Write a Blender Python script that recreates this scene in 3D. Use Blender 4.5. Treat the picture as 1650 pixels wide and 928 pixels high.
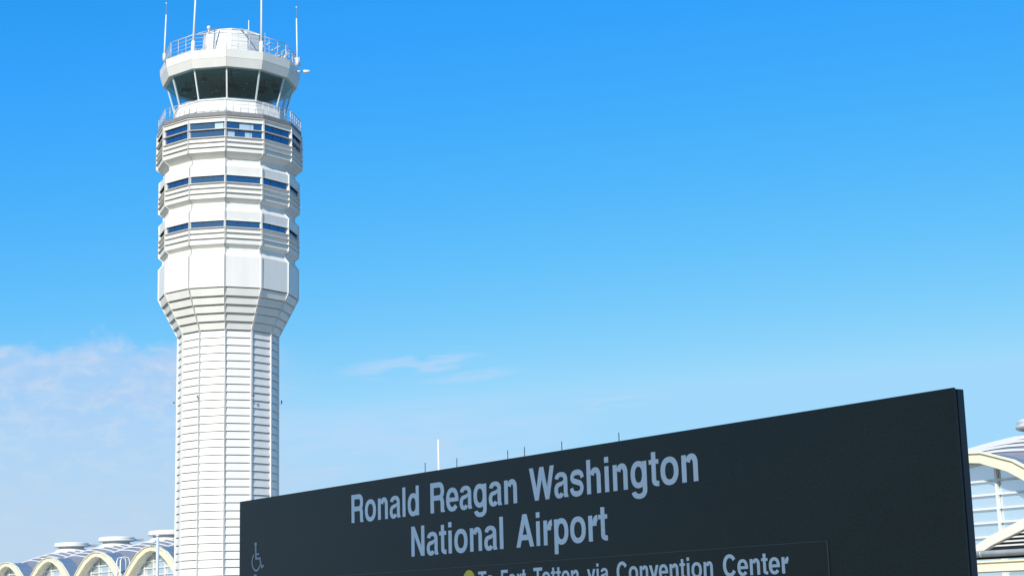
import bpy, bmesh, math, random
from mathutils import Vector, Matrix, Euler

random.seed(7)
for o in list(bpy.data.objects):
    bpy.data.objects.remove(o)
SC = bpy.context.scene
COL = SC.collection
R = math.radians

# ------------------------------------------------------------------ camera
EYE = 1.6
cam = bpy.data.cameras.new('camera')
cam.sensor_width = 36.0
cam.lens = 58.151
cam.clip_start = 0.05
cam.clip_end = 20000
camo = bpy.data.objects.new('camera', cam)
COL.objects.link(camo)
camo.matrix_world = (Matrix.Translation((0, 0, EYE)) @ Matrix.Rotation(R(90 + 11.2388), 4, 'X')
                     @ Matrix.Rotation(R(-1.5163), 4, 'Z'))
SC.camera = camo

# ------------------------------------------------------------------ exposure
SC.view_settings.view_transform = 'Standard'
SC.view_settings.look = 'None'
SC.view_settings.gamma = 1.0
SC.view_settings.use_curve_mapping = False
SC.view_settings.exposure = 0.0
SC.cycles.max_bounces = 8
SC.cycles.transparent_max_bounces = 16
SC.cycles.sample_clamp_indirect = 6

# ------------------------------------------------------------------ sun
SUN_AZ, SUN_EL = 200.0, 33.0
sl = bpy.data.lights.new('sun', 'SUN')
sl.energy = 5.0
sl.angle = R(0.53)
sl.color = (1.0, 0.945, 0.85)
so = bpy.data.objects.new('sun', sl)
COL.objects.link(so)
sd = Vector((math.sin(R(SUN_AZ)) * math.cos(R(SUN_EL)), math.cos(R(SUN_AZ)) * math.cos(R(SUN_EL)), math.sin(R(SUN_EL))))
so.rotation_euler = sd.to_track_quat('Z', 'Y').to_euler()
so.location = sd * 400


# ------------------------------------------------------------------ sky
class NT:
    """small helper that chains math nodes"""
    def __init__(s, tree): s.t = tree; s.n = tree.nodes; s.l = tree.links
    def new(s, ty, **kw):
        n = s.n.new(ty)
        for k, v in kw.items(): setattr(n, k, v)
        return n
    def put(s, sock, v):
        if hasattr(v, 'links'): s.l.new(v, sock)
        else: sock.default_value = v
    def m(s, op, a, b=None, c=None, clamp=False):
        n = s.new('ShaderNodeMath', operation=op, use_clamp=clamp)
        s.put(n.inputs[0], a)
        if b is not None: s.put(n.inputs[1], b)
        if c is not None: s.put(n.inputs[2], c)
        return n.outputs[0]
    def ramp(s, v, a, b, x=0.0, y=1.0):
        n = s.new('ShaderNodeMapRange', interpolation_type='SMOOTHSTEP')
        s.put(n.inputs[0], v)
        for i, q in enumerate((a, b, x, y)): s.put(n.inputs[i + 1], q)
        return n.outputs[0]
    def noise(s, vec, scale, detail=5.0, rough=0.55, dist=0.0):
        n = s.new('ShaderNodeTexNoise')
        s.l.new(vec, n.inputs['Vector'])
        n.inputs['Scale'].default_value = scale; n.inputs['Detail'].default_value = detail
        n.inputs['Roughness'].default_value = rough; n.inputs['Distortion'].default_value = dist
        return n.outputs[0]
    def xyz(s, x, y, z=0.0):
        n = s.new('ShaderNodeCombineXYZ')
        s.put(n.inputs[0], x); s.put(n.inputs[1], y); s.put(n.inputs[2], z)
        return n.outputs[0]
    def mix(s, f, a, b):
        n = s.new('ShaderNodeMix', data_type='RGBA')
        s.put(n.inputs[0], f); s.put(n.inputs[6], a); s.put(n.inputs[7], b)
        return n.outputs[2]


world = bpy.data.worlds.new('World')
SC.world = world
world.use_nodes = True
w = NT(world.node_tree)
bg = w.n['Background']
sky = w.new('ShaderNodeTexSky', sky_type='NISHITA')
sky.sun_disc = False
sky.sun_elevation = R(SUN_EL)
sky.sun_rotation = R(SUN_AZ)
sky.dust_density = 0.6
sky.ozone_density = 2.0
sep = w.new('ShaderNodeSeparateColor')
w.l.new(sky.outputs[0], sep.inputs[0])
# grade of the camera: saturated polarised blue (values are those at strength 0.1)
def grade(sock, ref, gam, out, top):
    v = w.m('POWER', w.m('MULTIPLY', sock, 0.1 / ref), gam)
    return w.m('MULTIPLY', w.m('MINIMUM', w.m('MULTIPLY', v, out), top), 10.0)
cr = grade(sep.outputs[0], 0.40, 2.55, 0.31, 0.36)
cg = grade(sep.outputs[1], 0.59, 0.85, 0.67, 0.69)
cb = grade(sep.outputs[2], 0.46, 0.9, 0.95, 0.97)
comb = w.new('ShaderNodeCombineColor')
for i, c in enumerate((cr, cg, cb)): w.l.new(c, comb.inputs[i])
skycol = comb.outputs[0]
tc = w.new('ShaderNodeTexCoord')
sx = w.new('ShaderNodeSeparateXYZ')
w.l.new(tc.outputs['Generated'], sx.inputs[0])
DEG = 180 / math.pi
az = w.m('MULTIPLY', w.m('ARCTAN2', sx.outputs[0], sx.outputs[1]), DEG)
el = w.m('MULTIPLY', w.m('ARCSINE', sx.outputs[2]), DEG)
# bank of thin cloud low on the left
n1 = w.noise(w.xyz(w.m('MULTIPLY', az, 0.6), el), 0.75, 7, 0.6, 0.3)
n2 = w.noise(w.xyz(w.m('MULTIPLY', az, 0.32), el, 3.7), 0.9, 7, 0.62, 0.5)
n3 = w.noise(w.xyz(w.m('MULTIPLY', az, 0.5), el, 9.1), 2.1, 6, 0.6, 0.3)
edge = w.m('ADD', 8.1, w.m('MULTIPLY', n1, 2.7))
bank = w.ramp(w.m('SUBTRACT', edge, el), -0.2, 0.65)
bank = w.m('MULTIPLY', bank, w.ramp(az, -6.0, -12.0))
bank = w.m('MULTIPLY', bank, w.ramp(el, 4.6, 8.2, 0.55, 1.0))
bank = w.m('MULTIPLY', bank, w.ramp(w.m('ADD', w.m('MULTIPLY', n2, 0.7), w.m('MULTIPLY', n3, 0.3)), 0.30, 0.62, 0.66, 1.0), clamp=True)
ccol = w.mix(w.ramp(n3, 0.4, 0.65), (4.5, 6.35, 9.1, 1), (5.5, 6.9, 8.9, 1))
col = w.mix(w.m('MULTIPLY', bank, 0.95), skycol, ccol)
# pale air near the horizon on the left
haze = w.m('MULTIPLY', w.ramp(el, 7.4, 2.5), w.ramp(az, 8.0, -10.0, 0.0, 0.9))
col = w.mix(w.m('MULTIPLY', haze, 0.85), col, (5.35, 6.8, 8.35, 1))
# wispy streaks
tilt = w.m('SUBTRACT', el, w.m('MULTIPLY', az, 0.07))
ns = w.noise(w.xyz(w.m('MULTIPLY', az, 0.34), w.m('MULTIPLY', tilt, 2.1)), 1.3, 6, 0.55, 0.4)
def blob(a0, e0, ra, re):
    u = w.m('DIVIDE', w.m('SUBTRACT', az, a0), ra)
    v = w.m('DIVIDE', w.m('SUBTRACT', tilt, e0), re)
    return w.ramp(w.m('ADD', w.m('MULTIPLY', u, u), w.m('MULTIPLY', v, v)), 1.0, 0.0)
wm = w.m('MAXIMUM', blob(-3.4, 8.85, 3.2, 0.5), w.m('MULTIPLY', blob(3.0, 6.93, 2.8, 0.36), 0.6))
wm = w.m('MAXIMUM', wm, w.m('MULTIPLY', blob(-1.6, 8.4, 2.4, 0.35), 0.7))
wm = w.m('MULTIPLY', wm, w.ramp(ns, 0.42, 0.60))
nv = w.noise(w.xyz(w.m('MULTIPLY', az, 0.22), w.m('MULTIPLY', tilt, 1.3), 5.0), 1.2, 6, 0.6, 0.5)
veil = w.m('MULTIPLY', w.m('MULTIPLY', blob(-4.5, 6.1, 8.5, 1.9), 0.5), w.ramp(nv, 0.38, 0.62, 0.25, 1.0))
wm = w.m('MAXIMUM', w.m('MULTIPLY', wm, 0.55), veil)
col = w.mix(wm, col, (5.3, 7.0, 9.4, 1))
w.l.new(col, bg.inputs['Color'])
bg.inputs['Strength'].default_value = 0.1


# ------------------------------------------------------------------ materials
def mat(name, col, rough=0.5, metal=0.0, spec=0.5, var=0.0, vscale=3.0, streak=False, bump=0.0, bscale=40.0, grain=0.0):
    m = bpy.data.materials.new(name)
    m.use_nodes = True
    t = NT(m.node_tree)
    b = t.n['Principled BSDF']
    b.inputs['Roughness'].default_value = rough
    b.inputs['Metallic'].default_value = metal
    b.inputs['Specular IOR Level'].default_value = spec
    c4 = (col[0], col[1], col[2], 1)
    b.inputs['Base Color'].default_value = c4
    if var or bump:
        co = t.new('ShaderNodeTexCoord')
        v = co.outputs['Object']
        if streak:
            mp = t.new('ShaderNodeMapping')
            mp.inputs['Scale'].default_value = (1, 1, 0.12)
            t.l.new(v, mp.inputs[0]); v = mp.outputs[0]
        if var:
            n = t.noise(v, vscale, 6, 0.6)
            f = t.ramp(n, 0.3, 0.75)
            dk = (col[0] * (1 - var), col[1] * (1 - var), col[2] * (1 - var * 1.15), 1)
            cc = t.mix(f, dk, c4)
            if grain:        # fine speckle of dust and worn enamel
                g_ = t.noise(co.outputs['Object'], 95.0, 3, 0.7)
                cc = t.mix(t.ramp(g_, 0.42, 0.68, 0.0, grain), cc, (0.12, 0.13, 0.115, 1))
            t.l.new(cc, b.inputs['Base Color'])
            t.l.new(t.m('ADD', rough - 0.06, t.m('MULTIPLY', n, 0.12)), b.inputs['Roughness'])
        if bump:
            bp = t.new('ShaderNodeBump')
            bp.inputs['Strength'].default_value = bump
            bp.inputs['Distance'].default_value = 0.01
            t.l.new(t.noise(co.outputs['Object'], bscale, 4), bp.inputs['Height'])
            t.l.new(bp.outputs[0], b.inputs['Normal'])
    return m


M = dict(
    white=mat('white_panel', (0.765, 0.745, 0.695), 0.45, var=0.07, vscale=0.9, streak=True),
    white2=mat('white_trim', (0.75, 0.735, 0.70), 0.4, var=0.05, vscale=2.0),
    core=mat('grey_core', (0.30, 0.28, 0.26), 0.7),
    soffit=mat('soffit_grey', (0.22, 0.22, 0.22), 0.7, var=0.15),
    fin=mat('pale_fin', (0.78, 0.74, 0.68), 0.5, var=0.1),
    rail=mat('galvanised_rail', (0.62, 0.62, 0.62), 0.4, 0.2),
    mast=mat('mast_white', (0.82, 0.81, 0.79), 0.4),
    dark=mat('dark_metal', (0.05, 0.05, 0.055), 0.5, 0.3),
    inner=mat('cab_interior', (0.30, 0.31, 0.30), 0.8, var=0.3),
    innerlight=mat('cab_ceiling_fitting', (0.75, 0.75, 0.72), 0.5),
    blind=mat('window_blind', (0.36, 0.50, 0.63), 0.35, var=0.1, vscale=8),
    red=mat('red_lens', (0.4, 0.05, 0.04), 0.3),
    yellow=mat('cream_yellow_steel', (0.86, 0.785, 0.56), 0.5, var=0.08, vscale=1.5),
    cream=mat('cream_white_steel', (0.80, 0.745, 0.64), 0.5, var=0.06),
    vault_in=mat('vault_soffit', (0.84, 0.82, 0.77), 0.7, var=0.04),
    vault_out=mat('blue_metal_roof', (0.17, 0.24, 0.35), 0.45, 0.1, var=0.15, vscale=1.2),
    roof=mat('grey_metal_roof', (0.28, 0.29, 0.33), 0.5, 0.1, var=0.12, vscale=0.8),
    rib=mat('pale_roof_rib', (0.66, 0.66, 0.67), 0.5),
    drum=mat('pale_blue_drum', (0.50, 0.56, 0.66), 0.5, var=0.1),
    concrete=mat('concrete', (0.42, 0.40, 0.37), 0.85, var=0.25, vscale=0.6, bump=0.3),
    paving=mat('paving', (0.46, 0.445, 0.42), 0.85, var=0.25, vscale=1.0, bump=0.4),
    asphalt=mat('asphalt', (0.06, 0.06, 0.062), 0.9, var=0.3, vscale=0.7, bump=0.4),
    grass=mat('ground_grass', (0.22, 0.20, 0.11), 0.95, var=0.35, vscale=0.05),
    face=mat('sign_enamel', (0.024, 0.029, 0.016), 0.45, spec=0.34, grain=0.10, var=0.3, vscale=2.2, bump=0.06, bscale=260),
    insert=mat('sign_insert', (0.023, 0.026, 0.013), 0.45, spec=0.33, grain=0.08, var=0.12, vscale=2.6, bump=0.05, bscale=260),
    frame=mat('sign_frame', (0.022, 0.023, 0.027), 0.35, spec=0.4, var=0.1),
    seam=mat('insert_trim', (0.06, 0.06, 0.06), 0.4),
    letter=mat('letter_vinyl', (0.88, 0.90, 0.90), 0.45, var=0.09, vscale=5),
    pict=mat('pictogram_faded', (0.40, 0.41, 0.42), 0.5, var=0.1, vscale=20),
    dot=mat('yellow_dot', (0.95, 0.68, 0.02), 0.45),
    gutter=mat('grey_gutter', (0.45, 0.47, 0.48), 0.5, var=0.2, vscale=2),
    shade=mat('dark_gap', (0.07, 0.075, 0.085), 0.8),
    pole=mat('pole_blue_grey', (0.55, 0.60, 0.70), 0.45, var=0.06),
)


def glass_mirror(name, tint, rough=0.03, base=(0.01, 0.02, 0.05), k=0.6, nscale=0.6):
    """coated window glass: tinted mirror over a dark body, gently wavy"""
    m = bpy.data.materials.new(name); m.use_nodes = True
    t = NT(m.node_tree); b = t.n['Principled BSDF']; out = t.n['Material Output']
    b.inputs['Base Color'].default_value = (*base, 1); b.inputs['Roughness'].default_value = 0.15
    g = t.new('ShaderNodeBsdfGlossy'); g.inputs['Roughness'].default_value = rough
    g.inputs['Color'].default_value = (*tint, 1)
    co = t.new('ShaderNodeTexCoord')
    bp = t.new('ShaderNodeBump'); bp.inputs['Strength'].default_value = 0.05; bp.inputs['Distance'].default_value = 0.05
    t.l.new(t.noise(co.outputs['Object'], nscale, 2), bp.inputs['Height'])
    t.l.new(bp.outputs[0], g.inputs['Normal'])
    mx = t.new('ShaderNodeMixShader'); mx.inputs[0].default_value = k
    t.l.new(b.outputs[0], mx.inputs[1]); t.l.new(g.outputs[0], mx.inputs[2]); t.l.new(mx.outputs[0], out.inputs[0])
    return m


M['blueglass'] = glass_mirror('blue_window_glass', (0.27, 0.36, 0.50), 0.04, (0.012, 0.028, 0.075), 0.55)
M['hallglass'] = glass_mirror('hall_window_glass', (0.92, 0.97, 0.98), 0.10, (0.46, 0.60, 0.66), 0.5)


def cab_glass():
    m = bpy.data.materials.new('tinted_cab_glass'); m.use_nodes = True
    t = NT(m.node_tree); out = t.n['Material Output']; t.n.remove(t.n['Principled BSDF'])
    tr = t.new('ShaderNodeBsdfTransparent'); tr.inputs[0].default_value = (0.48, 0.80, 0.93, 1)
    g = t.new('ShaderNodeBsdfGlossy'); g.inputs['Roughness'].default_value = 0.02
    fr = t.new('ShaderNodeLayerWeight'); fr.inputs[0].default_value = 0.5
    mx = t.new('ShaderNodeMixShader')
    t.l.new(t.m('MULTIPLY_ADD', t.m('POWER', fr.outputs[1], 4.0), 0.35, 0.10), mx.inputs[0])
    t.l.new(tr.outputs[0], mx.inputs[1]); t.l.new(g.outputs[0], mx.inputs[2]); t.l.new(mx.outputs[0], out.inputs[0])
    return m


M['cabglass'] = cab_glass()


# ------------------------------------------------------------------ mesh helpers
class MB:
    def __init__(s): s.bm = bmesh.new(); s.mats = []
    def mi(s, m):
        if m is None: return 0
        if m not in s.mats: s.mats.append(m)
        return s.mats.index(m)
    def face(s, vs, i=0, smooth=False):
        try:
            f = s.bm.faces.new(vs); f.material_index = i; f.smooth = smooth
            return f
        except ValueError: return None
    def loft(s, loops, m=None, closed=True, caps=True, smooth=False):
        """loops: list of point lists of equal length, joined in order"""
        i = s.mi(m)
        L = [[s.bm.verts.new(p) for p in lp] for lp in loops]
        n = len(L[0])
        for a, b in zip(L[:-1], L[1:]):
            for k in range(n if closed else n - 1):
                q = (k + 1) % n
                s.face((a[k], a[q], b[q], b[k]), i, smooth)
        if caps:
            s.face(L[0][::-1], i); s.face(L[-1], i)
    def box(s, x0, x1, y0, y1, z0, z1, m=None):
        s.loft([[(x0, y0, z0), (x1, y0, z0), (x1, y1, z0), (x0, y1, z0)],
                [(x0, y0, z1), (x1, y0, z1), (x1, y1, z1), (x0, y1, z1)]], m)
    def tube(s, pts, r, m=None, n=8, r2=None, smooth=True):
        pts = [Vector(p) for p in pts]
        loops = []
        for i, p in enumerate(pts):
            a = pts[max(i - 1, 0)]; b = pts[min(i + 1, len(pts) - 1)]
            t = (b - a).normalized()
            up = Vector((0, 0, 1)) if abs(t.z) < 0.95 else Vector((1, 0, 0))
            u = t.cross(up).normalized(); v = u.cross(t)
            rr = r if r2 is None else r + (r2 - r) * i / (len(pts) - 1)
            loops.append([p + (u * math.cos(2 * math.pi * k / n) + v * math.sin(2 * math.pi * k / n)) * rr for k in range(n)])
        s.loft(loops, m, smooth=smooth)
    def lathe(s, prof, m=None, n=32, c=(0, 0), smooth=True):
        s.loft([[(c[0] + r * math.cos(2 * math.pi * k / n), c[1] + r * math.sin(2 * math.pi * k / n), z) for k in range(n)]
                for r, z in prof], m, smooth=smooth)
    def build(s, name, m=None, parent=None, bevel=0.0):
        if m is not None and not s.mats: s.mats = [m]
        bmesh.ops.recalc_face_normals(s.bm, faces=s.bm.faces)
        me = bpy.data.meshes.new(name)
        s.bm.to_mesh(me); s.bm.free()
        for q in s.mats: me.materials.append(q)
        o = bpy.data.objects.new(name, me)
        COL.objects.link(o)
        if parent: o.parent = parent
        if bevel:
            b = o.modifiers.new('bevel', 'BEVEL'); b.width = bevel; b.segments = 2; b.limit_method = 'ANGLE'
        return o


def tag(o, label=None, cat=None, group=None, kind=None):
    if label: o['label'] = label
    if cat: o['category'] = cat
    if group: o['group'] = group
    if kind: o['kind'] = kind
    return o


def empty(name, loc, rz=0.0):
    o = bpy.data.objects.new(name, None)
    o.empty_display_size = 0.5
    COL.objects.link(o); o.location = loc; o.rotation_euler = (0, 0, rz)
    return o


def dup(o, parent=None, loc=None):
    c = o.copy(); COL.objects.link(c)
    if parent is not None: c.parent = parent
    if loc is not None: c.location = loc
    for ch in list(o.children): dup(ch, c)
    return c


# ------------------------------------------------------------------ ground
g = MB(); g.box(-6000, 6000, -6000, 6000, -0.5, 0.0)
tag(g.build('ground', M['grass']), kind='structure')
g = MB(); g.box(-60, 60, -40, 42, -0.2, 0.004)
tag(g.build('plaza_paving', M['paving']), kind='structure')
YAW = R(35.40453)
D2 = Vector((-math.sin(YAW), math.cos(YAW)))      # along sign and terminal, away to the left
N2 = Vector((math.cos(YAW), math.sin(YAW)))       # away from the viewer
RZ = YAW - math.pi / 2
def at_sn(s, n, z=0.0):
    p = D2 * s + N2 * n
    return Vector((p.x, p.y, z))
g = MB(); g.box(-330, 60, 0, 14, -0.1, 0.008)
o = tag(g.build('road', M['asphalt']), kind='structure'); o.location = at_sn(0, 50); o.rotation_euler.z = RZ
g = MB(); g.box(-330, 60, 0, 12, -0.1, 0.13)
o = tag(g.build('pavement', M['concrete'], bevel=0.02), kind='structure'); o.location = at_sn(0, 64); o.rotation_euler.z = RZ

# ------------------------------------------------------------------ control tower
TD, TAZ = 150.0, R(-9.906807)
tower = empty('control_tower', (TD * math.sin(TAZ), TD * math.cos(TAZ), 0), -TAZ)
tag(tower, 'tall white twelve-sided airport control tower with dark glass cab and roof masts', 'control tower')
A0 = -3.4
def V(rad, ang, z):
    a = R(ang)
    return Vector((rad * math.sin(a), -rad * math.cos(a), z))
def facet(mb, k, prof, rin, m=None, ga=0.04, gb=None, span=None):
    """closed prism on facet k; prof = (radius at corner, z) bottom to top; ga/gb = gaps at its two ends (m)"""
    if gb is None: gb = ga
    a, b = A0 + 30 * k, A0 + 30 * k + 30
    pr = [(rin, prof[0][1])] + list(prof) + [(rin, prof[-1][1])]
    la, lb = [], []
    for r, z in pr:
        A, B = V(r, a, z), V(r, b, z)
        ln = (B - A).length
        if span: ta, tb = span[0](ln) / ln, span[1](ln) / ln
        else: ta, tb = ga / ln, 1 - gb / ln
        la.append(A.lerp(B, ta)); lb.append(A.lerp(B, tb))
    mb.loft([la, lb], m)
def ring12(mb, prof, m=None, caps=True):
    mb.loft([[V(r, A0 + 30 * k, z) for k in range(12)] for r, z in prof], m, caps=caps)

PITCH = 0.6875
# shaft: clapboard courses of metal panel with open joints at the corners
c = MB(); ring12(c, [(4.31, 0), (4.31, 27.0), (5.5, 29.6), (5.85, 30.6), (5.85, 46.2)])
c.build('inner_core', M['core'], tower)
s = MB()
nz = 39
for j in range(nz):
    z1 = 27.07 - PITCH * j; z0 = z1 - PITCH
    for k in range(12):
        facet(s, k, [(4.50, z0), (4.40, z1 - 0.06)], 4.28, ga=0.05)
s.build('shaft_cladding', M['white'], tower)
s = MB()
for k in range(12):
    facet(s, k, [(4.9, 0), (4.9, 0.26)], 4.3, ga=0)
s.build('base_kerb', M['concrete'], tower)
# flare
s = MB()
for j in range(5):
    z0 = 27.07 + 0.69 * j; z1 = z0 + 0.69
    r0 = 4.57 + 1.78 * j / 5; r1 = 4.57 + 1.78 * (j + 1) / 5
    for k in range(12):
        facet(s, k, [(r0 + 0.03, z0 + 0.0), (r1 - 0.17, z1 - 0.05)], r0 - 0.35, ga=0.05)
s.build('flared_collar', M['white'], tower)
# drum: plain block under the office floors
RI = 5.75
def block(prof, name, ga=0.02):
    s = MB()
    for k in range(12): facet(s, k, prof, RI, ga=ga)
    return s.build(name, M['white'], tower)
block([(6.29, 30.56), (6.29, 33.3), (5.91, 33.74), (5.91, 34.12), (6.27, 34.40), (6.27, 34.42)], 'drum_block')
def fins(mb, rr, zs, out=0.11, t=0.04):
    for z in zs:
        for k in range(12):
            facet(mb, k, [(rr + out, z - t / 2), (rr + out, z + t / 2)], rr - 0.15, ga=0.0)
def office(rr, z0, wz, z3, rt, rn, zc, zr, name, rnext, znext, double=False):
    """one office floor: band with fins, window row, block above with chamfer and recess under the next floor"""
    s = MB()
    step = (wz[0] - z0) / 3
    for k in range(12):
        facet(s, k, [(rr, z0 + 0.01), (rr, z0 + step - 0.03)], RI, ga=0.02)
        facet(s, k, [(rr - 0.02, z0 + step + 0.0), (rr - 0.02, z0 + 2 * step)], RI, ga=0.02)
        facet(s, k, [(rr - 0.03, z0 + 2 * step + 0.03), (rr - 0.03, wz[0] - 0.02)], RI, ga=0.02)
        # corner posts beside the panes
        wtop = wz[-1]
        for sp in ((lambda l: 0.012, lambda l: 0.10), (lambda l: l - 0.10, lambda l: l - 0.012)):
            facet(s, k, [(rr, wz[0] - 0.02), (rr, wtop + 0.02)], RI, span=sp)
        facet(s, k, [(rr, wtop + 0.02), (rt, z3), (rn, zc), (rn, zr), (rnext, znext)] if rnext else
              [(rr, wtop + 0.02), (rr + 0.02, z3)], RI, ga=0.02)
    o = s.build(name, M['white'], tower)
    f = MB(); fins(f, rr, [z0 + step, z0 + 2 * step, wz[0] - 0.05] + ([wz[2] - 0.03] if double else []), 0.17, 0.035)
    fins(f, rr, [wtop + 0.05], 0.08, 0.06)
    f.build('louver_fins', M['fin'], o)
    rows = [(wz[0], wz[1]), (wz[2], wz[3])] if double else [(wz[0], wz[1])]
    for (a, b) in rows:
        for k in range(12):
            p = MB()
            facet(p, k, [(rr - 0.11, a - 0.01), (rr - 0.11, b + 0.01)], RI, M['blueglass'], ga=0.10)
            for q in range(1, 3):      # thin joints between panes
                facet(p, k, [(rr - 0.085, a), (rr - 0.085, b)], RI + 0.1, M['dark'],
                      span=(lambda l, q=q: 0.10 + (l - 0.20) * q / 3 - 0.012, lambda l, q=q: 0.10 + (l - 0.20) * q / 3 + 0.012))
            if double:
                pick = {(-1, 0): [(0.0, .01)], (-1, 1): [(0.72, 0.97)], (0, 0): [(0.0, 0.22), (0.52, 0.72)], (0, 1): [(0.36, 0.76)]}
                for (u0, u1) in pick.get((k if k < 6 else k - 12, rows.index((a, b))), []):
                    facet(p, k, [(rr - 0.095, a + 0.02), (rr - 0.095, b - 0.02)], RI + 0.1, M['blind'],
                          span=(lambda l, u0=u0: 0.11 + (l - 0.22) * u0, lambda l, u1=u1: 0.11 + (l - 0.22) * u1))
            p.build('window', None, o)
    return o
office(6.27, 34.42, (35.93, 36.46), 37.35, 6.32, 5.92, 37.78, 38.22, 'office_floor', 6.33, 38.52)
office(6.33, 38.54, (39.98, 40.56), 41.42, 6.35, 5.92, 41.85, 42.22, 'office_floor', 6.58, 42.68)
office(6.58, 42.70, (44.09, 44.66, 44.80, 45.42), 45.82, 0, 0, 0, 0, 'office_floor', None, 0, True)
f = MB(); ring12(f, [(5.8, 45.83), (6.72, 45.84), (6.72, 45.89), (5.8, 45.9)])
f.build('cornice_fin', M['fin'], tower)
# paired ribs that run up every corner and follow the profile
RIB = [(4.57, 0.3), (4.57, 27.05), (6.35, 30.52), (6.37, 33.3), (6.0, 33.74), (6.0, 34.10), (6.38, 34.40), (6.38, 35.9), (6.36, 36.5), (6.40, 37.35),
       (6.0, 37.78), (6.0, 38.22), (6.44, 38.52), (6.44, 39.95), (6.42, 40.6), (6.43, 41.42), (6.01, 41.85), (6.01, 42.22), (6.69, 42.70), (6.69, 44.1), (6.68, 45.8)]
s = MB()
for k in range(12):
    a = A0 + 30 * k; t_ = V(1, a + 90, 0)
    for o0, o1 in ((-0.06, -0.026), (0.026, 0.06)):
        la, lb = [], []
        for rr_, z_ in [(4.2, 0.3)] + RIB + [(5.7, 45.8), (5.7, 30.7), (4.2, 27.2)]:
            v = V(rr_, a, z_); la.append(v + t_ * o0); lb.append(v + t_ * o1)
        s.loft([la, lb])
s.build('corner_rib', M['white2'], tower)
# balcony
f = MB(); ring12(f, [(5.6, 45.95), (6.4, 45.96), (6.58, 46.04), (6.58, 46.40), (5.0, 46.42)])
deck = f.build('balcony_deck', M['soffit'], tower)  # dark grey deck colour stands in for the shadow gap beneath it
def railing(rr, z, h, rows, per, name, rad=0.028, top=0.04):
    f = MB()
    for k in range(12):
        A, B = V(rr, A0 + 30 * k, z), V(rr, A0 + 30 * k + 30, z)
        for q in range(per):
            p = A.lerp(B, q / per)
            f.tube([p, p + Vector((0, 0, h))], rad if q else rad * 1.5, n=5)
        for i in range(1, rows + 1):
            dz = Vector((0, 0, h * i / rows))
            f.tube([A + dz, B + dz], top if i == rows else rad * 0.8, n=5)
    return f.build(name, M['rail'], tower)
railing(6.5, 46.40, 1.12, 3, 5, 'balcony_railing', 0.024, 0.035)
# cab base wall with sill
s = MB()
for k in range(12):
    facet(s, k, [(5.56, 46.42), (5.16, 47.86), (5.22, 47.9), (5.22, 48.06), (5.08, 48.10)], 4.7, ga=0.012)
s.build('cab_base_wall', M['white'], tower)
f = MB(); ring12(f, [(4.95, 46.5), (4.95, 47.2)])
f.build('cab_floor', M['inner'], tower)
# cab glazing: outward-leaning panes between white mullions
for k in range(12):
    p = MB()
    facet(p, k, [(5.10, 48.08), (5.84, 50.72)], 5.0, ga=0.07)
    p.bm.free(); p = MB()
    i = p.mi(M['cabglass'])
    a, b = A0 + 30 * k, A0 + 30 * k + 30
    q = [V(5.08, a, 48.08), V(5.08, b, 48.08), V(5.83, b, 50.72), V(5.83, a, 50.72)]
    A = q[0].lerp(q[1], 0.025), q[0].lerp(q[1], 0.975), q[3].lerp(q[2], 0.975), q[3].lerp(q[2], 0.025)
    p.face([p.bm.verts.new(v) for v in A], i)
    p.build('cab_window', None, tower)
for k in range(12):
    p = MB()
    a = A0 + 30 * k
    lo, hi = [], []
    for (dr, dt) in ((-0.12, -0.05), (0.04, -0.065), (0.04, 0.065), (-0.12, 0.05)):
        for lst, r0, z in ((lo, 5.09, 48.06), (hi, 5.84, 50.76)):
            v = V(r0 + dr, a, z); t = V(1, a + 90, 0)
            lst.append(v + t * dt)
    p.loft([lo, hi])
    p.build('mullion', M['white2'], tower)
# cab interior
f = MB(); ring12(f, [(5.75, 50.78), (5.75, 50.86)]); ceil = f.build('cab_ceiling', M['inner'], tower)
rr = random.Random(3)
for i in range(26):
    f = MB()
    a = rr.uniform(0, 360); q = rr.uniform(1.2, 4.9)
    v = V(q, a, 0)
    f.lathe([(0.10, 50.70), (0.10, 50.775)], c=(v.x, v.y), n=10)
    f.build('ceiling_lamp', M['innerlight'], ceil)
for i in range(7):
    f = MB()
    a = rr.uniform(-80, 80); q = rr.uniform(2.6, 4.8); v = V(q, a, 0); z = rr.uniform(49.6, 50.2)
    sx_, sz_ = rr.uniform(.25, .5), rr.uniform(.2, .35)
    f.box(v.x - sx_, v.x + sx_, v.y - .06, v.y + .06, z, z + sz_)
    f.tube([(v.x, v.y, z + sz_ - .02), (v.x, v.y, 50.77)], 0.03, n=5)
    f.build('hanging_monitor', M['dark'], ceil)
f = MB()
for k in range(12):
    facet(f, k, [(4.5, 47.2), (4.75, 48.3), (4.2, 48.42)], 3.9, ga=0.0)
f.build('console_desk', M['inner'], tower)
f = MB(); f.lathe([(0.7, 47.2), (0.7, 50.78)], n=20); f.build('stair_core', M['inner'], tower)
# roof fascia
s = MB()
for k in range(12):
    facet(s, k, [(5.80, 50.74), (6.18, 50.72), (6.42, 51.50)], 5.6, ga=0.008)
    facet(s, k, [(6.43, 51.515), (6.50, 52.28), (6.36, 52.32)], 5.6, ga=0.008)
s.build('roof_fascia', M['white'], tower)
f = MB(); ring12(f, [(6.1, 51.6), (6.1, 52.2)]); f.build('roof_deck', M['soffit'], tower)
railing(6.02, 52.22, 1.75, 5, 3, 'roof_railing', 0.026, 0.05)
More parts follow.
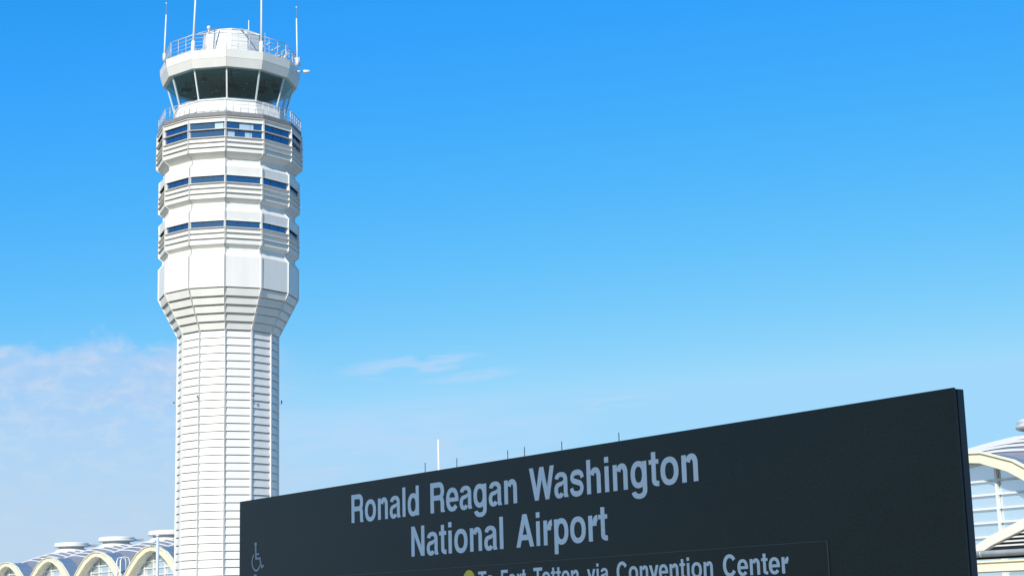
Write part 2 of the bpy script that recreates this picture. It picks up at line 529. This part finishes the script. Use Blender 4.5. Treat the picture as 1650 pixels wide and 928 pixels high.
# roof dome (plant room)
f = MB()
for k in range(12):
    for j in range(6):
        z0 = 52.2 + 0.54 * j
        facet(f, k, [(2.98 - 0.03 * j, z0), (2.95 - 0.03 * j, z0 + 0.52)], 2.3, ga=0.012)
ring12(f, [(2.86, 55.44), (2.86, 55.52), (2.2, 55.75), (0.15, 56.0)])
o = f.build('roof_dome', M['white2'], tower); o.location = (0.25, 0, 0)
for a_ in (-33.4, 26.6):
    f = MB(); f.tube([V(6.0, a_, 53.97), V(2.9, a_ * 0.7, 55.5)], 0.07, n=6)
    f.build('stay_rod', M['rail'], tower)
def whip(ang, rad, z0, z1, r0, tilt=(0, 0), tip=False, name='whip_antenna', base=True):
    f = MB(); b = V(rad, ang, z0)
    t = b + Vector((tilt[0], tilt[1], z1 - z0))
    f.tube([b, b.lerp(t, 0.5), t], r0, n=8, r2=r0 * 0.6)
    if base: f.tube([b - Vector((0, 0, 0.2)), b + (t - b) * 0.12], r0 * 1.7, n=8)
    o = f.build(name, M['mast'], tower)
    if tip:
        g = MB(); g.lathe([(0.02, t.z + 0.0), (0.012, t.z + 1.0), (0.07, t.z + 1.05), (0.07, t.z + 1.15), (0.01, t.z + 1.2)], c=(t.x, t.y), n=8)
        g.build('antenna_tip', M['rail'], o)
    return o
whip(-33.4, 6.12, 52.2, 61.5, 0.10, (0.35, 0))
whip(26.6, 6.12, 52.2, 62.0, 0.10, (0.0, 0))
whip(-64.5, 6.62, 52.35, 56.6, 0.085, (0.12, 0), True)
whip(66.5, 6.66, 52.35, 56.75, 0.085, (-0.08, 0), True)
whip(150, 3.4, 54.2, 58.5, 0.06)
whip(135, 4.6, 52.3, 57.4, 0.018, base=False, name='lightning_rod')
whip(180, 4.6, 52.3, 55.4, 0.05, base=False)
# floodlights, horn and small gear on the cab roof edge
f = MB(); b = V(6.5, 72, 52.3)
f.tube([b, b + Vector((0.15, 0, 0.25)), b + Vector((0.15, 0, 0.9))], 0.05, n=6)
f.tube([b + Vector((-0.6, 0.1, 0.75)), b + Vector((0.3, 0.0, 0.75))], 0.06, n=6)
f.box(b.x - .1, b.x + .25, b.y - .15, b.y + .15, b.z + .1, b.z + .4)
o = f.build('antenna_bracket', M['rail'], tower)
f = MB(); b = V(6.9, 75, 51.9)
f.tube([b - Vector((0.6, 0, 0)), b + Vector((-0.05, 0, 0))], 0.06, n=6)
f.tube([b, b + Vector((0.62, 0, 0))], 0.15, n=12)
f.build('floodlight', M['mast'], tower)
f = MB(); b = V(6.02, -19, 53.97)
f.tube([b, b + Vector((0, 0, 0.3))], 0.05, n=6)
f.lathe([(0.05, b.z + .28), (0.15, b.z + .36), (0.17, b.z + .48), (0.12, b.z + .62), (0.02, b.z + .66)], c=(b.x, b.y), n=12)
f.build('beacon_lamp', M['mast'], tower)
for (a, q, z, e) in ((58, 5.3, 52.3, .7), (52, 5.0, 52.3, .5), (-60, 5.3, 52.3, .5), (-40, 5.2, 52.3, .45), (64, 5.5, 52.3, .9), (46, 5.5, 52.3, .35), (-27, 5.3, 52.3, .4)):
    f = MB(); b = V(q, a, z); f.box(b.x - .2, b.x + .2, b.y - .2, b.y + .2, z, z + e)
    f.tube([b + Vector((.1, 0, e)), b + Vector((.25, 0, e + .35))], 0.05, n=6)
    f.build('roof_equipment', M['rail'], tower)
for a in (28, 40, 50, 60):
    f = MB()
    b = V(5.2, a, 52.9); e = V(6.0, a + 8, 53.5)
    f.tube([b, e], 0.05, n=6)
    f.build('cable_conduit', M['fin'], tower)
# obstruction lights half way up the shaft
for k in (-3, -1, 1, 3, 5, 7):
    b = V(4.5, A0 + 30 * k, 21.0); q = V(4.78, A0 + 30 * k, 21.0)
    f = MB(); f.tube([b, q], 0.025, n=6); f.tube([q - Vector((0, 0, .04)), q + Vector((0, 0, .1))], 0.05, n=6)
    o = f.build('obstruction_light', M['rail'], tower)
    f = MB(); f.lathe([(0.055, 21.1), (0.065, 21.16), (0.05, 21.26), (0.02, 21.31)], c=(q.x, q.y), n=10)
    f.build('lens', M['dark'], o)

# ------------------------------------------------------------------ terminal (x local = -s, y local = n - 76)
TN = 76.0
term = empty('airport_terminal', at_sn(0, TN), RZ)
tag(term, 'long low terminal with yellow arched bays, glazed arches and ribbed grey roof with round skylights', 'airport terminal')
BAY = 16.62
CREST = 10.75
OUT = [(-8.2, 6.6), (-7.6, 7.55), (-5.7, 8.95), (-3.7, 10.05), (-1.6, 10.68), (0, 10.78), (1.6, 10.68), (3.7, 10.05), (5.7, 8.95), (7.6, 7.55), (8.2, 6.6)]
INN = [(-7.35, 6.6), (-6.85, 7.3), (-5.05, 8.5), (-3.25, 9.5), (-1.4, 10.12), (0, 10.28), (1.4, 10.12), (3.25, 9.5), (5.05, 8.5), (6.85, 7.3), (7.35, 6.6)]
def pairs(mb, A, y0, B, y1, m):
    i = mb.mi(m)
    a = [mb.bm.verts.new((x, y0, z)) for x, z in A]; b = [mb.bm.verts.new((x, y1, z)) for x, z in B]
    for k in range(len(a) - 1): mb.face((a[k], a[k + 1], b[k + 1], b[k]), i)
def arch_solid(mb, O, I, y0, y1, m):
    """closed arch band with depth"""
    mb.loft([[(o_[0], y0, o_[1]), (o_[0], y1, o_[1]), (i_[0], y1, i_[1]), (i_[0], y0, i_[1])] for o_, i_ in zip(O, I)], m)
def scale_arch(P, f, dz=0.0): return [(x * f, z + dz) for x, z in P]
BX = 0.0
vb = MB()
O2 = [(x, z - 0.06) for x, z in OUT]; I2 = [(x * 0.985, z + 0.03) for x, z in INN]
mid = [((o_[0] + i_[0]) / 2, (o_[1] + i_[1]) / 2) for o_, i_ in zip(O2, I2)]
arch_solid(vb, O2, mid, 0.55, 7.5, M['vault_out'])
arch_solid(vb, [(x * .999, z - .002) for x, z in mid], I2, 0.55, 2.2, M['vault_in'])
for y in (1.9, 3.3, 4.7, 6.1):      # standing seams on the vault
    arch_solid(vb, [(x * 1.006, z + .05) for x, z in O2], O2, y, y + .07, M['vault_out'])
vault = vb.build('barrel_vault', None, term)
ab = MB(); arch_solid(ab, OUT, INN, 0.0, 0.55, M['yellow'])
arch_solid(ab, [(x * 1.012, z + 0.09) for x, z in OUT], [(x * .995, z - .02) for x, z in OUT], -0.12, 0.2, M['yellow'])
ab.build('arch_band', None, vault, bevel=0.03)
for x0 in (-8.25, 7.1):
    pr = MB(); pr.box(x0, x0 + 1.15, 0.1, 1.0, 0, 6.58); pr.build('pier', M['cream'], vault)
gb = MB(); i = gb.mi(M['hallglass'])
GY = 1.25
gl = [(x * 0.985, z) for x, z in INN]
loop = [(gl[0][0], 0.2)] + gl + [(gl[-1][0], 0.2)]
gb.loft([[(x, GY, z) for x, z in loop], [(x, GY + .05, z) for x, z in loop]], M['hallglass'])
win = gb.build('arched_window', None, term)
mg = MB()
def span_at(z):
    xs = []
    for (x0, z0), (x1, z1) in zip(gl[:-1], gl[1:]):
        if (z0 - z) * (z1 - z) < 0: xs.append(x0 + (x1 - x0) * (z - z0) / (z1 - z0))
    return (min(xs), max(xs)) if len(xs) > 1 else (gl[0][0], gl[-1][0])
z = 0.6
zs = [CREST - 1.55 - 0.79 * k for k in range(12)]
for z in zs:
    if z < 0.5: break
    a, b = span_at(z)
    mg.box(a, b, GY - 0.16, GY - 0.02, z - 0.06, z + 0.06)
for x in (-6.8, -4.2, -1.6, 1.6, 4.2, 6.8):
    top = 0
    for (x0, z0), (x1, z1) in zip(gl[:-1], gl[1:]):
        if x0 <= x <= x1: top = z0 + (z1 - z0) * (x - x0) / (x1 - x0)
    mg.box(x - 0.08, x + 0.08, GY - 0.2, GY - 0.025, 0.2, top)
mg.build('mullion_grid', M['white2'], win)
# ribbed roof dome over each bay
def roof_bay():
    r = MB(); i = r.mi(M['roof']); 
    H = BAY / 2
    yc = 9.3
    def zz(a, b): return 9.1 + 2.45 * (1 - abs(b) ** 1.5) + 0.95 * (1 - abs(a) ** 1.6)
    nb, na = 16, 16
    prev = [r.bm.verts.new((-H + 2 * H * q / na, yc - 0.83 * H + 0.02, 6.3)) for q in range(na + 1)]
    bs = [-0.83 + 1.83 * j / nb for j in range(nb + 1)]
    ys = [yc + b * H for b in bs]
    rows = []
    for j in range(nb):
        b0, b1 = bs[j], bs[j + 1]
        drop = 0.07
        up = (b0 + b1) / 2 < 0
        A = [(-H + 2 * H * q / na, yc + b0 * H, zz(-1 + 2 * q / na, b0) + (0 if up else -0.0)) for q in range(na + 1)]
        B = [(-H + 2 * H * q / na, yc + b1 * H, zz(-1 + 2 * q / na, b1) - (drop if up else 0)) for q in range(na + 1)]
        va = [r.bm.verts.new(p) for p in A]; vb_ = [r.bm.verts.new(p) for p in B]
        for q in range(na): r.face((va[q], va[q + 1], vb_[q + 1], vb_[q]), i)
        if prev:
            for q in range(na): r.face((prev[q], prev[q + 1], va[q + 1], va[q]), i)
        prev = vb_
    o = r.build('roof_dome', None, term)
    rb = MB()
    for j in range(1, nb):
        b = bs[j]
        pts = [(-H + 0.1 + (2 * H - 0.2) * q / na, yc + b * H, zz(-1 + 2 * q / na, b)) for q in range(na + 1)]
        rb.loft([[(x, y - .07, z_ - .02), (x, y + .05, z_ - .02), (x, y + .05, z_ + .12), (x, y - .07, z_ + .12)] for x, y, z_ in pts], M['rib'])
    rb.build('roof_rib', None, o)
    return o
roof = roof_bay()
lb = MB()
LY = 9.3
lb.lathe([(2.15, 12.92), (2.4, 12.93), (2.46, 12.97), (2.46, 13.16), (2.32, 13.18), (2.36, 13.22), (2.36, 13.46), (1.5, 13.58), (0.2, 13.6)], M['white2'], n=36, c=(0, LY))
lb.box(-0.6, 0.6, LY + 2.3, LY + 3.6, 13.05, 13.3, M['gutter'])
lant = lb.build('skylight_lantern', None, term)
lb = MB()
lb.lathe([(3.0, 11.7), (1.95, 12.6), (1.75, 12.68), (1.75, 12.96)], M['white2'], n=28, c=(0, LY))
lb.build('lantern_drum', None, lant)
NB0, NB1 = -1, 10
first = True
for ib in range(NB0, NB1 + 1):
    sc_ = 62.98 + BAY * ib
    dz = -0.66 * (229.2 - sc_) / 167.0
    for src in (vault, win, roof, lant):
        o = src if ib == NB0 else dup(src, term)
        o.location = (-sc_, 0, dz * (1.35 if src is lant else 1))
    for src in (roof, lant):
        dup(src, term, (-sc_, BAY, dz))

# end walls and body
wl = MB()
sL, sR = 62.98 + BAY * NB1 + BAY / 2, 62.98 + BAY * NB0 - BAY / 2
wl.box(-sL, -sR, 5.0, 34, 0.1, 8.3)
wl.build('hall_wall', M['cream'], term)
ev = MB()
for side, sv in ((-1, sL), (1, sR)):
    x0 = -sv - (0.25 if side < 0 else 0); 
    ev.box(x0, x0 + 0.25, 3.7, 34, 0.1, 8.9)
ev.build('gable_wall', M['roof'], term)
# roof-access ladder in the valley between two arches
ld = MB()
for x in (-188.55, -187.45):
    ld.tube([(x, -0.25, 0.3), (x, -0.25, 9.3), (x, -0.12, 9.62), (x, 0.3, 9.75), (x, 0.75, 9.62), (x, 0.9, 9.2), (x, 0.9, 8.2)], 0.07, n=6)
zz_ = 0.6
while zz_ < 9.0:
    ld.tube([(-188.55, -0.25, zz_), (-187.45, -0.25, zz_)], 0.035, n=5); zz_ += 0.4
ld.build('roof_ladder', M['mast'], term)
# masts on the ridge
for sv, zt in ((133.17, 16.19), (127.69, 16.10), (119.5, 16.05), (116.95, 16.1), (111.54, 16.03), (103.84, 15.96)):
    f = MB(); f.tube([(-sv, 8.0, 11.0), (-sv, 8.0, zt)], 0.055, n=6, r2=0.04)
    f.tube([(-sv, 8.0, 11.0), (-sv, 8.0, 12.6)], 0.1, n=6)
    f.build('lightning_rod', M['dark'], term)
f = MB(); f.tube([(-130.81, 8.0, 11.0), (-130.81, 8.0, 18.13)], 0.11, n=8, r2=0.07)
f.build('radio_mast', M['mast'], term)

# ------------------------------------------------------------------ entrance canopy in front of the terminal, right edge
can = empty('entrance_canopy', at_sn(48.0, 70.0), RZ)
tag(can, 'low entrance canopy with white bowed beam, louvers and yellow edge beam at right edge', 'canopy')
def bow(x): return 6.75 - 0.0235 * x * x
pts = [(-10.4 + 20.8 * k / 10, bow(-10.4 + 20.8 * k / 10)) for k in range(11)]
f = MB(); arch_solid(f, pts, [(x, z_ - 0.52) for x, z_ in pts], 0, 0.5, M['cream'])
f.build('bowed_beam', None, can, bevel=0.02)
f = MB()
for k in range(9):
    z_ = 4.52 + 0.2 * k
    if bow(0) - 0.55 < z_: break
    hw = math.sqrt(max((6.2 - z_) / 0.0235, 0))
    f.loft([[(-hw, 0.15, z_), (-hw, 0.35, z_ + 0.02), (-hw, 0.35, z_ + 0.09), (-hw, 0.15, z_ + 0.08)],
            [(hw, 0.15, z_), (hw, 0.35, z_ + 0.02), (hw, 0.35, z_ + 0.09), (hw, 0.15, z_ + 0.08)]])
f.build('louver', M['white2'], can)
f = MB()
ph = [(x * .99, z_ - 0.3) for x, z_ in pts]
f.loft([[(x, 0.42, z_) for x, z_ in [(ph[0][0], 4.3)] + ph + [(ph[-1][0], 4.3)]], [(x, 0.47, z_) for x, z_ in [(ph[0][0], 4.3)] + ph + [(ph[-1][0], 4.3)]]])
f.build('louver_gap_shade', M['shade'], can)  # dark sheet paints the shade in the gaps between the slats
f = MB(); f.tube([(-16, -0.15, 4.19), (16, -0.15, 4.19)], 0.15, n=10); f.box(-16, 16, -0.1, 3.9, 4.02, 4.3)
for x in range(-15, 16, 3): f.tube([(x, -0.15, 4.19), (x + .12, -0.15, 4.19)], 0.18, n=10)
f.build('gutter', M['gutter'], can)
f = MB(); f.box(-16, 16, -0.1, 0.25, 3.28, 3.80); f.box(-16, 16, -0.2, 0.3, 3.72, 3.82); f.box(-16, 16, -0.2, 0.3, 3.26, 3.36)
f.build('edge_beam', M['yellow'], can, bevel=0.01)
f = MB()
for x in range(-14, 15, 4):
    f.loft([[(x - .12, -0.05, 3.83), (x + .12, -0.05, 3.83), (x + .12, 0.2, 3.83), (x - .12, 0.2, 3.83)],
            [(x - .3, -0.05, 4.02), (x + .3, -0.05, 4.02), (x + .3, 0.2, 4.02), (x - .3, 0.2, 4.02)]])
f.build('bracket', M['yellow'], can)
f = MB(); f.box(-16, 16, 0.3, 3.9, 3.3, 3.5); f.build('canopy_soffit', M['gutter'], can)
for x in (-15, -5, 5, 15):
    f = MB(); f.lathe([(0.3, 0.1), (0.3, 3.27)], n=16, c=(x, 0.6)); f.build('column', M['cream'], can)

# ------------------------------------------------------------------ light pole left of the tower
lp = empty('light_pole', at_sn(144.6, 62.0), RZ)
tag(lp, 'slender blue-grey light pole in front of the arch beside the tower', 'light pole')
f = MB(); f.tube([(0, 0, 0), (0, 0, 9.75)], 0.17, n=14, r2=0.14); f.build('mast', M['pole'], lp)
f = MB(); f.lathe([(0.32, 0.0), (0.32, 0.06), (0.2, 0.1), (0.2, 0.5)], n=14); f.build('base_plate', M['pole'], lp)
f = MB(); f.tube([(0, 0, 9.6), (-1.3, 0, 8.95)], 0.04, n=6); f.tube([(0, 0, 9.2), (-1.0, 0, 8.95)], 0.03, n=6)
f.tube([(-1.5, 0, 8.95), (-0.9, 0, 8.95)], 0.05, n=6)
f.build('bracket_arm', M['pole'], lp)
f = MB(); f.lathe([(0.14, 9.75), (0.19, 9.76), (0.19, 9.86), (0.05, 9.93)], n=14); f.build('cap', M['pole'], lp)

# ------------------------------------------------------------------ the sign
SL, STOP, SBOT = 6.02686, 2.40, 1.12
SN, S0 = 4.90601, 4.06802
sign = empty('station_sign', at_sn(S0 + SL, SN), RZ)
tag(sign, 'wide black sign with pale lettering naming the national airport', 'sign')
f = MB(); f.box(0, SL, 0.0, 0.014, SBOT, STOP); panel = f.build('face_panel', M['face'], sign, bevel=0.002)
f = MB(); f.box(0.02, SL - 0.004, 0.016, 0.022, SBOT + .01, STOP - 0.012); f.box(0.004, SL + 0.0, 0.0225, 0.058, SBOT, STOP - 0.004)
f.build('backing_frame', M['frame'], sign, bevel=0.002)
for u in (0.8, SL - 0.8):
    f = MB(); f.box(u - .06, u + .06, 0.06, 0.16, 0, STOP - 0.15); f.build('post', M['frame'], sign, bevel=0.004)
IU0, IU1, IZ = 0.62, 5.329, STOP - 0.534
f = MB(); f.box(IU0, IU1, -0.0016, -0.0002, SBOT + 0.1, IZ); ins = f.build('insert_panel', M['insert'], sign)
f = MB(); f.box(IU0, IU1, -0.0022, -0.0002, IZ + .0005, IZ + 0.0035); f.box(IU1 + .0005, IU1 + 0.0085, -0.0024, -0.0002, SBOT + .1, IZ + .0035)
f.box(IU0 - .0035, IU0 - .0005, -0.0022, -0.0002, SBOT + .1, IZ + .0035)
f.build('insert_trim', M['seam'], ins)

# --- lettering: every glyph is drawn from rects, ring arcs and polygons (1000 units to the em)
ADV = dict(zip('RonaldegWshitNArpTFCv ', (722, 611, 611, 556, 278, 611, 556, 611, 944, 556, 611, 278, 333, 722, 722, 389, 611, 611, 611, 722, 556, 278)))
KERN = {('W', 'a'): -40, ('T', 'o'): -70, ('r', 't'): 10, ('v', 'e'): -25, ('n', 'v'): -20, ('v', 'i'): -10, ('F', 'o'): -30, ('n', 't'): -8}
def rect(x0, y0, x1, y1): return [[(x0, y0), (x1, y0), (x1, y1), (x0, y1)]]
def ring(cx, cy, rx, ry, wv, wh, a0, a1, n=None, e=2.25):
    n = n or max(6, int(abs(a1 - a0) / 9))
    out = []
    def P(t, ax, ay):
        c_, s_ = math.cos(R(t)), math.sin(R(t))
        return (cx + ax * math.copysign(abs(c_) ** (2 / e), c_), cy + ay * math.copysign(abs(s_) ** (2 / e), s_))
    for k in range(n):
        t0, t1 = a0 + (a1 - a0) * k / n, a0 + (a1 - a0) * (k + 1) / n
        out.append([P(t0, rx - wv, ry - wh), P(t0, rx, ry), P(t1, rx, ry), P(t1, rx - wv, ry - wh)])
    return out
def path(pts, wd, n=5):
    """ribbon along a smooth path"""
    P = [Vector(p) for p in pts]; Q = []
    for i in range(len(P) - 1):
        a, b, c_, d = P[max(i - 1, 0)], P[i], P[i + 1], P[min(i + 2, len(P) - 1)]
        for k in range(n):
            t = k / n
            Q.append(0.5 * ((2 * b) + (c_ - a) * t + (2 * a - 5 * b + 4 * c_ - d) * t * t + (3 * b - a - 3 * c_ + d) * t ** 3))
    Q.append(P[-1])
    L_, R_ = [], []
    for i, q in enumerate(Q):
        t = (Q[min(i + 1, len(Q) - 1)] - Q[max(i - 1, 0)]).normalized(); nn = Vector((-t.y, t.x)) * wd / 2
        L_.append(q + nn); R_.append(q - nn)
    return [[L_[i], L_[i + 1], R_[i + 1], R_[i]] for i in range(len(Q) - 1)]
def poly(*p): return [list(p)]
GL = {
    'o': [ring(306, 266, 273, 280, 141, 112, 0, 360, 44)],
    'n': [rect(66, 0, 205, 532), ring(362, 345, 184, 201, 140, 116, 0, 165, 18), rect(407, 0, 546, 346)],
    'h': [rect(66, 0, 205, 718), ring(362, 345, 184, 201, 140, 116, 0, 165, 18), rect(407, 0, 546, 346)],
    'a': [ring(270, 372, 230, 174, 137, 100, 0, 168, 18), rect(363, 80, 500, 374), poly((363, 82), (378, 0), (527, 0), (527, 22), (500, 82)),
          ring(208, 157, 182, 171, 134, 98, 95, 330, 26), poly((190, 328), (190, 232), (300, 250), (372, 290), (372, 378), (300, 345))],
    'l': [rect(69, 0, 209, 718)],
    'd': [rect(407, 0, 546, 718), ring(284, 266, 250, 280, 139, 114, 0, 360, 44)],
    'e': [ring(279, 266, 256, 280, 139, 108, -3, 322, 40), poly((150, 215), (535, 215), (533, 312), (150, 312))],
    'g': [rect(407, -40, 546, 532), ring(284, 272, 250, 274, 139, 112, 0, 360, 44), ring(296, -38, 250, 179, 139, 104, 0, -168, 20)],
    'W': [poly((8, 718), (160, 718), (345, 0), (203, 0)), poly((203, 0), (345, 0), (549, 718), (395, 718)),
          poly((395, 718), (549, 718), (741, 0), (599, 0)), poly((599, 0), (741, 0), (936, 718), (784, 718))],
    's': [path([(468, 370), (440, 445), (370, 485), (275, 494), (160, 470), (108, 390), (150, 325), (275, 288), (400, 250), (450, 160), (400, 68), (280, 38), (170, 55), (110, 100), (88, 170)], 116)],
    'i': [rect(69, 0, 209, 532), rect(69, 606, 209, 726)],
    't': [rect(90, 120, 226, 682), rect(10, 440, 314, 532), ring(296, 122, 206, 129, 136, 106, 180, 272, 12), rect(294, -7, 316, 99)],
    'N': [rect(69, 0, 212, 718), rect(511, 0, 654, 718), poly((69, 718), (226, 718), (654, 0), (497, 0))],
    'A': [poly((20, 0), (175, 0), (440, 718), (278, 718)), poly((703, 0), (545, 0), (280, 718), (442, 718)), rect(180, 150, 545, 268)],
    'r': [rect(64, 0, 204, 532), ring(392, 315, 200, 225, 152, 128, 180, 93, 12)],
    'p': [rect(66, -207, 205, 532), ring(328, 266, 250, 280, 139, 114, 0, 360, 44)],
    'R': [rect(76, 0, 226, 718), rect(200, 596, 450, 718), rect(200, 290, 450, 410), ring(446, 504, 222, 214, 148, 122, -90, 90, 24),
          ring(440, 215, 222, 195, 148, 112, 0, 80, 12), rect(514, 30, 662, 216), poly((514, 32), (532, 0), (692, 0), (692, 22), (664, 50), (662, 90))],
    'T': [rect(14, 594, 598, 718), rect(231, 0, 381, 600)],
    'F': [rect(76, 0, 226, 718), rect(220, 594, 587, 718), rect(220, 310, 540, 430)],
    'C': [ring(376, 359, 333, 378, 156, 124, 33, 327, 44, 2.15)],
    'v': [poly((13, 532), (160, 532), (352, 0), (206, 0)), poly((543, 532), (396, 532), (206, 0), (352, 0))],
}
INK = {'R': 76, 'W': 8, 'N': 69, 'A': 20, 'T': 14, 'F': 76, 'v': 13, 'C': 43}
def word(mb, txt, u0, u1, zb, cap, y0, m):
    """set a word between u0 and u1 (ink edges) on baseline zb"""
    x = 0; pos = []
    for i, ch in enumerate(txt):
        if i: x += KERN.get((txt[i - 1], ch), 0)
        pos.append(x); x += ADV[ch]
    ends = [p[0] for q in GL[txt[-1]] for f_ in q for p in f_]
    x1 = pos[-1] + max(ends); x0 = INK[txt[0]]
    kx = (u1 - u0) / (x1 - x0); kz = cap / 718.0
    i = mb.mi(m)
    for ch, px in zip(txt, pos):
        for n_, strokes in enumerate(GL[ch]):
            for q in strokes:
                y = y0 - 0.0004 - 0.00012 * n_
                mb.face([mb.bm.verts.new((u0 + (px + p[0] - x0) * kx, y, zb + p[1] * kz)) for p in q], i)
def line(words, zb, cap, y0):
    for t, a, b in words:
        mb = MB(); word(mb, t, a, b, zb, cap, y0, M['letter'])
        o = mb.build('lettering', None, sign)
        for p in o.data.polygons:          # sheet vinyl: faces look at the viewer
            if p.normal.y > 0: p.flip()
line([('Ronald', 1.494, 2.247), ('Reagan', 2.366, 3.19), ('Washington', 3.299, 4.577)], STOP - 0.231, 0.164, 0)
line([('National', 2.161, 3.058), ('Airport', 3.172, 3.92)], STOP - 0.4555, 0.1645, 0)
line([('To', 2.822, 2.965), ('Fort', 3.032, 3.25), ('Totten', 3.315, 3.686), ('via', 3.752, 3.915), ('Convention', 3.977, 4.645), ('Center', 4.71, 5.11)],
     STOP - 0.652, 0.0905, -0.0017)
f = MB()
f.loft([[(2.736 + 0.058 * math.cos(2 * math.pi * k / 40), y, STOP - 0.608 + 0.058 * math.sin(2 * math.pi * k / 40)) for k in range(40)] for y in (-0.0017, -0.0026)], M['dot'])
f.build('line_dot', None, sign)
# wheelchair pictogram and the head of the one below it
f = MB(); i = f.mi(M['pict'])
def pstroke(pts, wd, y, n=5):
    for q in path([(a, -b) for a, b in pts], wd, n):
        f.face([f.bm.verts.new((p[0], y, STOP + p[1])) for p in q], i)
pstroke([(0.238, 0.300), (0.241, 0.355), (0.244, 0.388)], 0.020, -0.0006)
pstroke([(0.243, 0.356), (0.289, 0.356)], 0.012, -0.0008)
pstroke([(0.236, 0.384), (0.309, 0.384)], 0.013, -0.0010)
pstroke([(0.301, 0.380), (0.312, 0.412), (0.329, 0.447)], 0.018, -0.0012)
pstroke([(0.322, 0.443), (0.358, 0.431)], 0.014, -0.0014)
pstroke([(0.215, 0.357), (0.196, 0.382), (0.189, 0.411), (0.206, 0.441), (0.239, 0.460), (0.272, 0.456), (0.292, 0.442), (0.301, 0.425)], 0.014, -0.0016)
f.face([f.bm.verts.new((0.241 + 0.019 * math.cos(2 * math.pi * k / 24), -0.0018, STOP - 0.290 + 0.011 * math.sin(2 * math.pi * k / 24))) for k in range(24)], i)
for p_ in f.bm.faces: p_.normal_update()
o = f.build('wheelchair_symbol', None, sign)
f = MB(); i = f.mi(M['pict'])
pstroke([(0.204, 0.512), (0.216, 0.496), (0.233, 0.489), (0.252, 0.497), (0.262, 0.512)], 0.013, -0.0006)
f.build('pictogram', None, sign)

# ------------------------------------------------------------------ unseen canopy added over the viewer, sized to shade the sign
sc2 = empty('added_shade_canopy', (-3.25, 0.75, 0))
tag(sc2, 'unseen flat canopy on round columns, added over the viewpoint to shade the sign', 'canopy')
f = MB(); f.box(-4.25, 4.25, -5.25, 5.25, 6.5, 6.8); f.build('roof_slab', M['white2'], sc2, bevel=0.02)
for y in (-4, 0, 4):
    f = MB(); f.box(-4.1, 4.1, y - .15, y + .15, 6.15, 6.497); f.build('beam', M['white2'], sc2)
for x in (-3.9, 3.9):
    f = MB(); f.lathe([(0.2, 0), (0.2, 6.14)], n=20, c=(x, -4)); f.build('column', M['concrete'], sc2)
    f = MB(); f.lathe([(0.2, 0), (0.2, 6.14)], n=20, c=(x, 0.0)); f.build('column', M['concrete'], sc2)
